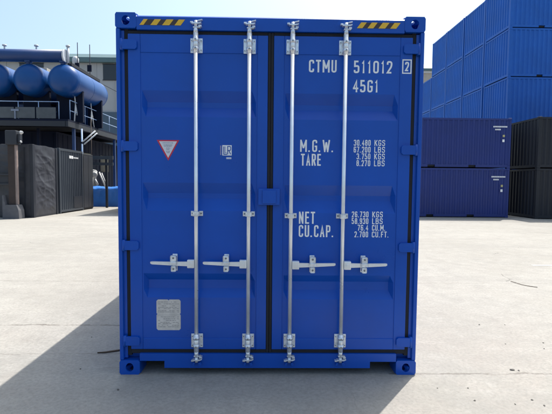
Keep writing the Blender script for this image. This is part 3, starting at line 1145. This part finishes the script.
# rusty post on a plinth
post = thing('rusty_post', 'rusty brown post with dark head box on a low plinth, before the tarpaulin covered crate', 'post', (-10.30, 14.0, 0))
b = MB()
b.prism([(-0.33, 0.0), (0.33, 0.0), (0.31, 0.34), (0.23, 0.56), (-0.22, 0.56), (-0.30, 0.95), (-0.32, 0.95)], -0.20, 0.2, 'y')
b.build('plinth', M['concrete'], post)
b = MB()
b.box(-0.13, 0.125, -0.08, 0.08, 0.561, 2.95)
b.build('shaft', M['rust'], post)
b = MB()
b.box(0.127, 0.20, -0.06, 0.06, 0.561, 2.95)  # strip paints the lit right side of the shaft in a lighter colour
b.build('lit_side_strip', M['rust_lit'], post)
b = MB()
b.box(-0.17, 0.27, -0.18, 0.16, 2.951, 3.52, 0.03)
b.box(0.272, 0.37, -0.10, 0.10, 3.05, 3.40, 0.02)
b.build('head_box', M['grey_dark'], post)
b = MB()
b.lathe((0.42, -0.08, 3.46), (0.5, -0.3, -0.4), [(-0.05, 0), (-0.045, 0.04), (0.015, 0.065), (0.05, 0.07), (0.055, 0)], 16)
b.build('lamp_head', M['dirty_white'], post)
b = MB()
b.cyl((0.38, -0.06, 3.10), (0.44, -0.1, 3.06), 0.035, 10)
b.build('lamp_head', M['dirty_white'], post)
for z in (1.36, 1.74, 2.06):
    b = MB()
    b.box(-1.6, -0.131, -0.05, 0.03, z, z + 0.06)
    b.build('cross_arm', M['grey_dark'], post)
b = MB()
b.box(-0.9, -0.2, 0.031, 0.06, 1.40, 1.76)
b.build('back_panel', M['grey_dark'], post)

# corrugated grey container with white marking
gb = thing('grey_container', 'grey corrugated metal container behind the tarpaulin covered crate, with small white marking', 'container', (-10.9, 17.85, 0))
ox, oy = -10.9, 17.85
b = MB()
b.corr((-9.70 - ox, 16.72 - oy, 0), (0, 1, 0), 2.30, 0.16, 2.94, (1, 0, 0), 0.19, 0.035)
b.corr((-9.75 - ox, 16.62 - oy, 0), (-1, 0, 0), 2.3, 0.16, 2.94, (0, -1, 0), 0.19, 0.035)
b.corr((-9.75 - ox, 19.10 - oy, 0), (-1, 0, 0), 2.3, 0.16, 2.94, (0, 1, 0), 0.19, 0.035)
b.corr((-12.1 - ox, 16.72 - oy, 0), (0, 1, 0), 2.30, 0.16, 2.94, (-1, 0, 0), 0.19, 0.035)
b.build('wall_panel', M['grey_panel'], gb)
b = MB()
for (x0, x1) in ((-9.80, -9.685), (-12.12, -12.0)):
    for (y0, y1) in ((16.60, 16.715), (19.02, 19.13)):
        b.box(x0 - ox, x1 - ox, y0 - oy, y1 - oy, 0.0, 3.05, 0.008, 1)
for (x0, x1) in ((-9.79, -9.69), (-12.11, -12.01)):
    b.box(x0 - ox, x1 - ox, 16.716 - oy, 19.019 - oy, 2.94, 3.05)
    b.box(x0 - ox, x1 - ox, 16.716 - oy, 19.019 - oy, 0.06, 0.16)
for (y0, y1) in ((16.61, 16.70), (19.03, 19.12)):
    b.box(-11.999 - ox, -9.801 - ox, y0 - oy, y1 - oy, 2.945, 3.045)
    b.box(-11.999 - ox, -9.801 - ox, y0 - oy, y1 - oy, 0.06, 0.16)
b.build('frame', M['grey_panel'], gb)
b = MB()
b.box(-12.0 - ox, -9.8 - ox, 16.63 - oy, 19.1 - oy, 2.96, 3.02)
b.build('roof_panel', M['grey_panel'], gb)
b = MB()
b.box(-9.715 - ox, -9.695 - ox, 18.05 - oy, 18.98 - oy, 0.18, 0.72)
b.box(-9.725 - ox, -9.692 - ox, 18.05 - oy, 18.98 - oy, 0.721, 0.76)
b.build('lower_panel', M['grey_dark'], gb)
b = MB()
for (y0, y1) in ((17.62, 17.80), (17.83, 18.02)):
    b = MB()
    b.box(-9.697 - ox, -9.692 - ox, y0 - oy, y1 - oy, 2.62, 2.76)
    b.build('marking', M['white'], gb)
b = MB()
for i in range(6):
    y = 18.08 + i * 0.09
    b.box(-9.697 - ox, -9.692 - ox, y - oy, y + 0.055 - oy, 2.64, 2.71)
b.build('marking', M['white'], gb)

cab = thing('black_cabinet', 'plain black cabinet at the far end of the grey corrugated container', 'cabinet', (-10.7, 19.85, 0))
b = MB()
b.box(-1.0, 0.98, -0.68, 0.62, 0.05, 2.95, 0.02)
b.build('body', M['blackc'], cab)
b = MB()
b.box(0.981, 0.995, -0.62, -0.04, 0.12, 2.85)
b.build('door', M['grey_dark'], cab)
b = MB()
b.box(0.981, 0.995, -0.01, 0.57, 0.12, 2.85)
b.build('door', M['grey_dark'], cab)
b = MB()
for x in (-0.9, 0.8):
    b = MB()
    b.box(x, x + 0.12, -0.64, 0.58, 0.0, 0.05)
    b.build('skid', M['blackc'], cab)

# ------------------------------------------------------------------ plant behind: platform, tanks, pipe
plat = thing('steel_platform', 'raised dark steel platform carrying the blue tanks, with railings and grey panels', 'platform', (-14, 23, 0))
ox, oy = -14.0, 23.0
X0, X1, Y0, Y1 = -19.0, -10.70, 19.75, 33.0
b = MB()
b.box(X0 - ox, X1 - 0.001 - ox, Y0 - oy, Y1 - oy, 4.70, 4.80)
b.build('deck', M['dark_steel'], plat)
b = MB()
b.box(X1 - 0.14 - ox, X1 - ox, Y0 + .002 - oy, Y1 - oy, 4.42, 4.699)
b.box(X0 - ox, X1 - 0.15 - ox, Y0 - 0.02 - oy, Y0 + 0.12 - oy, 4.42, 4.699)
for y in (22.5, 25.5):
    b.box(X0 - ox, X1 - 0.15 - ox, y - oy, y + 0.12 - oy, 4.46, 4.699)
b.build('edge_beam', M['grey_dark'], plat)
for x in (-18.5, -15.6, -12.8, -10.86):
    for y in (20.75, 27.0, 32.8):
        b = MB()
        b.box(x - 0.07 - ox, x + 0.07 - ox, y - 0.07 - oy, y + 0.07 - oy, 0.0, 4.42)
        b.build('column', M['tank_dark'] if x > -11 else M['dark_steel'], plat)
b = MB()
x = X0
while x < -11.5:
    b.box(x - ox, x + 1.02 - ox, Y0 + 0.06 - oy, Y0 + 0.10 - oy, 4.84, 5.42)
    x += 1.1
b.build('parapet_panel', mat('grey_green_panel', (0.085, 0.095, 0.105), 0.6, var=0.3, vscale=1.0), plat)
b = MB()
b.cyl((X0 - ox, Y0 + 0.08 - oy, 5.72), (-11.2 - ox, Y0 + 0.08 - oy, 5.72), 0.022, 8)
for i in range(8):
    xx = X0 + 0.3 + i * 1.07
    b.cyl((xx - ox, Y0 + 0.08 - oy, 4.8), (xx - ox, Y0 + 0.08 - oy, 5.72), 0.02, 8)
for z in (5.30, 5.86):
    b.cyl((X1 - 0.05 - ox, 20.1 - oy, z), (X1 - 0.05 - ox, 32.8 - oy, z), 0.022, 8)
for y in (20.1, 22.0, 23.9, 25.8, 28.3, 30.5, 32.8):
    b.cyl((X1 - 0.05 - ox, y - oy, 4.8), (X1 - 0.05 - ox, y - oy, 5.86), 0.02, 8)
b.build('railing', M['pale_blue'], plat)
for y in (20.85, 23.0):
    b = MB()
    for d in (-0.28, 0.22):
        b.cyl((X1 - 0.03 - ox, y + d - oy, 4.8), (X1 - 0.08 - ox, y - oy, 5.75), 0.035, 8)
    b.cyl((X1 - 0.08 - ox, y - oy, 5.70), (X1 - 0.10 - ox, y - 0.04 - oy, 6.25), 0.03, 8)
    b.build('brace', M['dirty_white'], plat)

def tank(x, label):
    t = thing('storage_tank', label, 'tank', (x, 20.35, 4.8), 'blue horizontal tanks on the platform')
    r, L, dm = 0.845, 4.0, 0.55
    random.seed(int(-x * 100))
    zc = 2.17
    prof = []
    for i in range(9):
        a = math.pi / 2 * i / 8
        prof.append((-dm * math.cos(a), r * math.sin(a)))
    prof += [(1.0, r), (2.0, r), (3.0, r)]
    for i in range(9):
        a = math.pi / 2 * i / 8
        prof.append((L + dm * math.sin(a), r * math.cos(a)))
    b = MB()
    b.lathe((0, 0, zc), (0, 1, 0), prof, 48)
    b.build('shell', M['tank'], t)
    for y in (0.02, 2.0, 3.98):
        b = MB()
        b.lathe((0, y, zc), (0, 1, 0), [(-0.02, r - 0.004), (-0.015, r + 0.006), (0.015, r + 0.006), (0.02, r - 0.004)], 48)
        b.build('weld_band', M['tank'], t)
    for y in (0.6, 3.3):
        b = MB()
        pts = [(-0.72, 0.0), (0.72, 0.0), (0.72, zc - 0.45)]
        for i in range(9):
            a = math.radians(-32 - i * 116 / 8)
            pts.append(((r + .003) * math.cos(a), zc + (r + .003) * math.sin(a)))
        pts.append((-0.72, zc - 0.45))
        b.prism(pts, y, y + 0.18, 'y')
        b.build('saddle', M['dark_steel'], t)
    b = MB()
    b.cyl((0, -0.1, zc + r - 0.05), (0, -0.1, zc + r + 0.10), 0.11, 16)
    b.cyl((0, -0.1, zc + r + 0.045), (0, -0.1, zc + r + 0.085), 0.18, 16)
    b.build('nozzle', M['tank_dark'], t)
    return t
tank(-14.78, 'blue tank on the platform cut off by the left edge of the photo')
tank(-12.98, 'blue tank in the middle of the platform row, its rounded end facing out')
tank(-11.14, 'rightmost blue tank on the platform, its long sunlit side and far end in view')

# small steelwork between tanks
pipe = thing('header_pipe', 'long dark blue pipe across the tops of the tanks, with a pale round end', 'pipe', (-14.0, 20.25, 8.23))
b = MB()
b.cyl((-4.0, 0, 0), (2.94, 0, 0), 0.325, 40)
b.build('pipe_body', M['tank_dark'], pipe)
b = MB()
b.cyl((2.941, 0, 0), (3.02, 0, 0), 0.345, 40)
b.build('end_flange', M['ltgrey'], pipe)
b = MB()
for x in (-0.78, 1.02, 2.86):
    b.box(x - 0.14, x + 0.14, -0.16, 0.16, -0.345, -0.28, 0.01)
b.build('pipe_support', M['tank_dark'], pipe)
for x, r_v in ((1.40, 0.04), (-0.3, 0.04), (-3.2, 0.04), (3.09, 0.065)):
    b = MB()
    zb_ = 0.30 if x < 3 else -0.35
    b.cyl((x, 0.1, zb_), (x, 0.1, 0.52), r_v, 12)
    b.cyl((x, 0.1, 0.52), (x, 0.1, 0.59), 0.11, 12)
    if x > 3:
        b.cyl((2.96, 0.1, -0.1), (x, 0.1, -0.1), 0.05, 12)
    b.build('vent', M['ltgrey'], pipe)

walk = MB()
walk.box(-10.92, -10.70, 20.3, 24.2, 7.735, 7.80)
walk.box(-10.92, -10.88, 20.3, 24.2, 7.80, 7.90)
walk.box(-10.74, -10.70, 20.3, 24.2, 7.80, 7.90)
for i in range(14):
    y = 20.3 + i * 0.29
    walk.box(-10.88, -10.74, y, y + 0.05, 7.80, 7.86)
for y in (20.9, 22.6, 24.0):
    walk.box(-10.90, -10.72, y, y + 0.08, 7.55, 7.735)
tag(walk.build('cable_tray', M['dark']), 'black cable tray running along the top of the rightmost tank', 'cable tray')

# beige boxes behind the tank gaps
for i, (x, w) in enumerate(((-15.2, 0.95), (-13.0, 0.7))):
    b = thing('roof_unit', ('beige unit seen in the gap between the cut off tank and the middle tank', 'beige unit seen in the gap between the middle tank and the rightmost tank')[i], 'cooling unit', (x, 25.6, 4.8), 'beige units behind the tanks')
    q = MB()
    q.box(-w / 2, w / 2, 0, 0.8, 0.12, 4.15, 0.02)
    q.build('housing', M['beige'], b)
    q = MB()
    for z in (3.3, 3.5, 3.7, 3.9):
        q.box(-w / 2 + 0.08, w / 2 - 0.08, -0.02, -0.001, z, z + 0.07)
    q.build('louvre', M['ltgrey'], b)
    q = MB()
    q.box(-w / 2, -w / 2 + 0.1, 0, 0.8, 0, 0.119)
    q.box(w / 2 - 0.1, w / 2, 0, 0.8, 0, 0.119)
    q.build('foot', M['dark_steel'], b)

# dark building below the platform
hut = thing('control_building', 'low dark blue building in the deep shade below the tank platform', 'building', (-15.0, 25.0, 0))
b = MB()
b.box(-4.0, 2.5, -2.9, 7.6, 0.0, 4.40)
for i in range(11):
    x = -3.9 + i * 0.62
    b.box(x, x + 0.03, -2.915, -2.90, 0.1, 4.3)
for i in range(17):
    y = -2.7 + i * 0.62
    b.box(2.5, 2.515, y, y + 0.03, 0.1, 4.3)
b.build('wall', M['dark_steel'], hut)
for y0, y1 in ((-1.9, -0.6), (0.3, 1.9), (3.6, 5.2)):
    b = MB()
    b.box(2.501, 2.535, y0, y1, 2.2, 3.4)
    b.build('window', M['glass'], hut)
b = MB()
b.box(2.501, 2.545, 2.05, 2.9, 0.05, 2.1)
b.build('door', M['grey_dark'], hut)

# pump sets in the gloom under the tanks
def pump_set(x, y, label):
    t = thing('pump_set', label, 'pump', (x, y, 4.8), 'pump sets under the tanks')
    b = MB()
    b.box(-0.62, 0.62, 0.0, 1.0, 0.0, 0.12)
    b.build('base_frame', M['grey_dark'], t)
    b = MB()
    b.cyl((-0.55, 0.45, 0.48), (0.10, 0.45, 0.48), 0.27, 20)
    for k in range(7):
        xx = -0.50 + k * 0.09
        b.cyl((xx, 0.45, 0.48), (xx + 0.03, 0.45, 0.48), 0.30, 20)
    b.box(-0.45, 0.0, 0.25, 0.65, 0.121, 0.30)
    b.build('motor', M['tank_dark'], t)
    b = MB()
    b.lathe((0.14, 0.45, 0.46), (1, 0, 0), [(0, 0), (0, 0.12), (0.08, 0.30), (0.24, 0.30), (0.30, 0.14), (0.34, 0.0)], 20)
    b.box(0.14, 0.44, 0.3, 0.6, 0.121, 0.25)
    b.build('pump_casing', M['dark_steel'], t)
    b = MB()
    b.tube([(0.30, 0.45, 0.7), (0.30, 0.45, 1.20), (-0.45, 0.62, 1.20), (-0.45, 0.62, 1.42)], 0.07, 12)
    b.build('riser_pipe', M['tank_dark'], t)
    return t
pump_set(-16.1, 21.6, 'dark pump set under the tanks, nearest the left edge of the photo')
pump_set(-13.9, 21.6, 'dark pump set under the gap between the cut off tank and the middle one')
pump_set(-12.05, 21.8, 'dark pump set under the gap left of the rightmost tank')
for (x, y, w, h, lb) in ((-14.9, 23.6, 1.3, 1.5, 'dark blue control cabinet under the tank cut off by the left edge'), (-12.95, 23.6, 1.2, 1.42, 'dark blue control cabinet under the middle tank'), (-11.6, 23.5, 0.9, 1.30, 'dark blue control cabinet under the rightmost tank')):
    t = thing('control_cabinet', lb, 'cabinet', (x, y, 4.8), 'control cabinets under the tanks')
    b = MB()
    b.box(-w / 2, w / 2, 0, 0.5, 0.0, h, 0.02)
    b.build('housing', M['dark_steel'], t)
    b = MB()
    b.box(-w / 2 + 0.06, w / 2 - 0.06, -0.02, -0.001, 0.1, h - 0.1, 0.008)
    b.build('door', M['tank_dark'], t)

# white T bracket on the platform edge
b = MB()
b.box(-13.70, -13.30, 19.76, 19.80, 5.20, 5.31)
b.box(-13.54, -13.46, 19.76, 19.80, 4.80, 5.20)
tag(b.build('bracket', mat('dull_blue_grey', (0.20, 0.23, 0.30), 0.6, var=0.2)), 'pale T shaped bracket on the front edge of the tank platform', 'bracket')

# lamp pole with twin tubes
lp = thing('lamp_pole', 'slim blue lamp pole with two slanting white tube lights beside the tank platform', 'lamp pole', (-10.36, 20.62, 0))
b = MB()
b.cyl((0, 0, 0), (0, 0, 4.40), 0.045, 12)
b.build('pole', M['pale_blue'], lp)
for k in (0, 1):
    b = MB()
    z = -0.12 * k
    b.cyl((0.06 + 0.1 * k, -0.1, 3.66 + z), (0.80 + 0.1 * k - .02, -0.1, 4.28 + z), 0.035, 10)
    b.build('tube_lamp', M['white'], lp)
b = MB()
b.box(-0.03, 0.16, -0.1, 0.0, 3.58, 3.68)
b.build('lamp_bracket', M['dark_steel'], lp)

b = MB()
b.cyl((-9.88, 20.7, 0), (-9.88, 20.7, 4.95), 0.022, 10)
tag(b.build('thin_pole', M['rust']), 'thin reddish brown pole between the lamp pole and the gantry', 'pole')

# goal-post frame
fr = thing('gantry', 'dark grey steel gantry with two beams on posts before the blue tarpaulin heap', 'frame', (-9.85, 21.2, 0))
b = MB()
b.box(-0.62, 0.98, -0.05, 0.05, 2.76, 2.95)
b.build('beam', M['grey_panel'], fr)
b = MB()
b.box(-0.62, 0.98, -0.05, 0.05, 2.42, 2.58)
b.build('beam', M['grey_panel'], fr)
for x in (-0.55, 0.56):
    b = MB()
    b.box(x - 0.06, x + 0.06, 0.052, 0.14, 0.0, 2.95)
    b.build('post', M['grey_dark'], fr)

# white machinery
mc = thing('machine_rack', 'tangle of dirty white pipes and frame leaning above the blue tarpaulin heap', 'machine', (-10.1, 21.95, 0))
b = MB()
b.tube([(-0.32, 0, 0.0), (-0.26, 0, 2.15), (-0.02, 0, 2.10), (-0.12, 0, 1.65), (0.05, 0, 1.30)], 0.055)
b.tube([(0.12, 0.05, 2.05), (0.52, 0.05, 1.05), (0.52, 0.05, 0.0)], 0.04)
b.tube([(0.30, -0.05, 2.0), (0.62, -0.05, 1.15)], 0.03)
b.build('pipe_frame', M['dirty_white'], mc)
b = MB()
b.lathe((-0.10, -0.06, 1.90), (0, -1, 0), [(0, 0), (0, 0.17), (0.06, 0.19), (0.12, 0.12), (0.13, 0)], 18)
b.build('valve_body', M['dirty_white'], mc)

# blue tarpaulin heap
b = MB()
bmh = b.bm
nx, ny = 44, 18
G = []
for j in range(ny + 1):
    row = []
    for i in range(nx + 1):
        u, v = i / nx, j / ny
        x = -10.75 + 3.1 * u
        t = v * 3
        if t < 1:
            y, z = 22.25 + 0.12 * t, 1.08 * t
        elif t < 2:
            y, z = 22.37 + 1.2 * (t - 1), 1.08 + 0.12 * math.sin((t - 1) * math.pi)
        else:
            y, z = 23.57 + 0.12 * (t - 2), 1.08 * (3 - t)
        nn = noise.fractal(Vector((x * 1.6, y * 1.6, z * 1.6)), 1.0, 2.0, 4)
        k = min(1, z * 2)
        row.append(bmh.verts.new((x, y - 0.08 * nn * k, max(0.0, z + 0.09 * nn * k))))
    G.append(row)
for j in range(ny):
    for i in range(nx):
        bmh.faces.new((G[j][i], G[j][i + 1], G[j + 1][i + 1], G[j + 1][i])).smooth = True
bmh.faces.new([r_[0] for r_ in G])
bmh.faces.new([r_[-1] for r_ in G][::-1])
tag(b.build('tarpaulin_heap', M['bluetarp']), 'bright blue tarpaulin spread over a low heap left of the big blue container', 'tarpaulin')

# masts behind
def mast(x, top, label):
    t = thing('antenna_mast', label, 'mast', (x, 31.0, 0), 'thin masts behind the tanks')
    b = MB()
    b.cyl((0, 0, 0), (0, 0, top), 0.05, 8, 0.03)
    b.build('pole', M['dark_steel'], t)
    b = MB()
    b.box(-0.16, 0.16, -0.14, -0.05, top - 2.1, top - 1.6)
    b.build('box', M['dark_steel'], t)
mast(-15.05, 12.3, 'thin dark mast behind the tanks, the nearer one to the long pipe end')
mast(-14.1, 12.15, 'thin dark mast behind the tanks, the one nearer the dark window')
vs2 = thing('drum', 'small pale round drum on a post just behind the rightmost tank', 'drum', (-15.3, 31.2, 0))
b = MB()
b.lathe((0, 0, 10.55), (0, 0, 1), [(0, 0), (0.0, 0.24), (0.55, 0.24), (0.72, 0.14), (0.76, 0)], 20)
b.build('vessel', M['ltgrey'], vs2)
b = MB()
b.cyl((0, 0, 0), (0, 0, 10.55), 0.06, 10)
b.build('post', M['dark_steel'], vs2)

# far buildings
fb = thing('factory_building', 'large pale grey factory building with teal roof edge and a dark window, behind the tanks', 'building', (-25, 45, 0))
ox, oy = -25.0, 45.0
b = MB()
b.box(-14.0, 14.0, 0.0, 22.0, 9.12, 14.45)
for i in range(15):
    x = -13.9 + i * 1.97
    b.box(x, x + 0.10, -0.05, 0.0, 9.12, 14.45)
b.build('upper_wall', M['wall_grey'], fb)
b = MB()
b.box(-14.0, 14.0, -0.15, 22.1, 0.0, 9.10)
b.build('lower_wall', M['wall_teal'], fb)
b = MB()
b.prism([(-0.5, 14.46), (-0.5, 14.95), (0.6, 15.6), (22.2, 15.7), (22.2, 14.46)], -14.4, 14.4, 'x')
b.build('roof', M['roof_teal'], fb)
for x in (6.62, -2.5):
    b = MB()
    b.box(x, x + 2.6, -0.06, -0.001, 12.65, 14.30)
    w_ = b.build('window', M['glass'], fb)
    b = MB()
    b.box(x - 0.06, x + 2.66, -0.09, -0.061, 14.301, 14.38)
    b.box(x - 0.06, x + 2.66, -0.09, -0.061, 12.57, 12.649)
    b.build('window_frame', M['grey_dark'], w_)

rb_ = thing('warehouse_building', 'distant building with grey teal roof edge just left of the tall container stack', 'building', (27, 60, 0))
b = MB()
b.box(-12, 12, 0, 20, 0, 17.6)
b.build('wall', M['beige'], rb_)
b = MB()
b.prism([(-0.6, 17.9), (-0.6, 18.2), (0.8, 19.1), (20.4, 19.1), (20.4, 17.9)], -12.4, 12.4, 'x')
b.build('roof', M['roof_teal'], rb_)
b = MB()
b.box(-12.1, 12.1, -0.3, 0.1, 17.61, 17.89)
b.build('gutter', M['ltgrey'], rb_)

# guy wire
b = MB()
b.cyl((-14.1, 31.0, 9.6), (-10.2, 31.0, 7.6), 0.018, 6)
b.cyl((-10.2, 31.0, 0), (-10.2, 31.0, 7.7), 0.05, 8)
tag(b.build('stay_wire', M['dark_steel']), 'thin dark stay wire slanting down from the mast to a post', 'wire')

# ------------------------------------------------------------------ litter on the yard
def pebble_mesh(seed):
    b = MB()
    bmesh.ops.create_icosphere(b.bm, subdivisions=2, radius=1.0)
    for v in b.bm.verts:
        v.co *= 1 + 0.55 * noise.noise(v.co * 1.7 + Vector((seed, 0, 0)))
        v.co.z = max(v.co.z * 0.6, -0.30)
    me = D.meshes.new('pebble')
    b.bm.to_mesh(me)
    b.bm.free()
    me.materials.append(M['stone'])
    return me
pm = [pebble_mesh(i * 3.3) for i in range(4)]
rp = random.Random(21)
spots = [(2.35, .68, .007), (2.75, .71, .009), (2.66, .56, .008), (2.08, .09, .017), (2.13, .08, .009), (1.55, -.23, .008), (1.51, -.42, .009),
         (1.78, -.47, .007), (1.94, -.41, .010), (1.98, -.49, .008), (2.37, 1.25, .010), (2.66, 1.25, .008), (1.31, -.23, .006),
         (-1.14, -.26, .010), (-1.58, .10, .009), (-1.79, .84, .008)]
for i, (x, y, sz) in enumerate(spots):
    o = D.objects.new('pebble', pm[i % 4])
    COL.objects.link(o)
    s = sz * 0.8
    o.scale = (s * rp.uniform(0.8, 1.6), s, s)
    o.rotation_euler = (0, 0, rp.uniform(0, 6))
    o.location = (x, y, 0.25 * s)
    tag(o, 'small dark pebble lying loose on the pale concrete yard', 'pebble', 'loose pebbles on the yard')
b = MB()
b.tube([(3.93, 3.36, 0.008), (3.95, 3.24, 0.010), (3.97, 3.13, 0.009), (4.04, 3.03, 0.008), (4.12, 2.97, 0.008)], 0.0045, 8)
tag(b.build('stick', M['wood']), 'thin dark crooked stick lying on the sunlit concrete at the right', 'stick')
b = MB()
b.prism([(-1.57, 0.43), (-1.50, 0.434), (-1.42, 0.466), (-1.35, 0.50), (-1.37, 0.51), (-1.45, 0.476), (-1.50, 0.452)], 0.0005, 0.012, 'z')
tag(b.build('wood_chip', M['wood']), 'dark splinter of wood on the concrete beside the left bottom corner casting', 'wood chip')
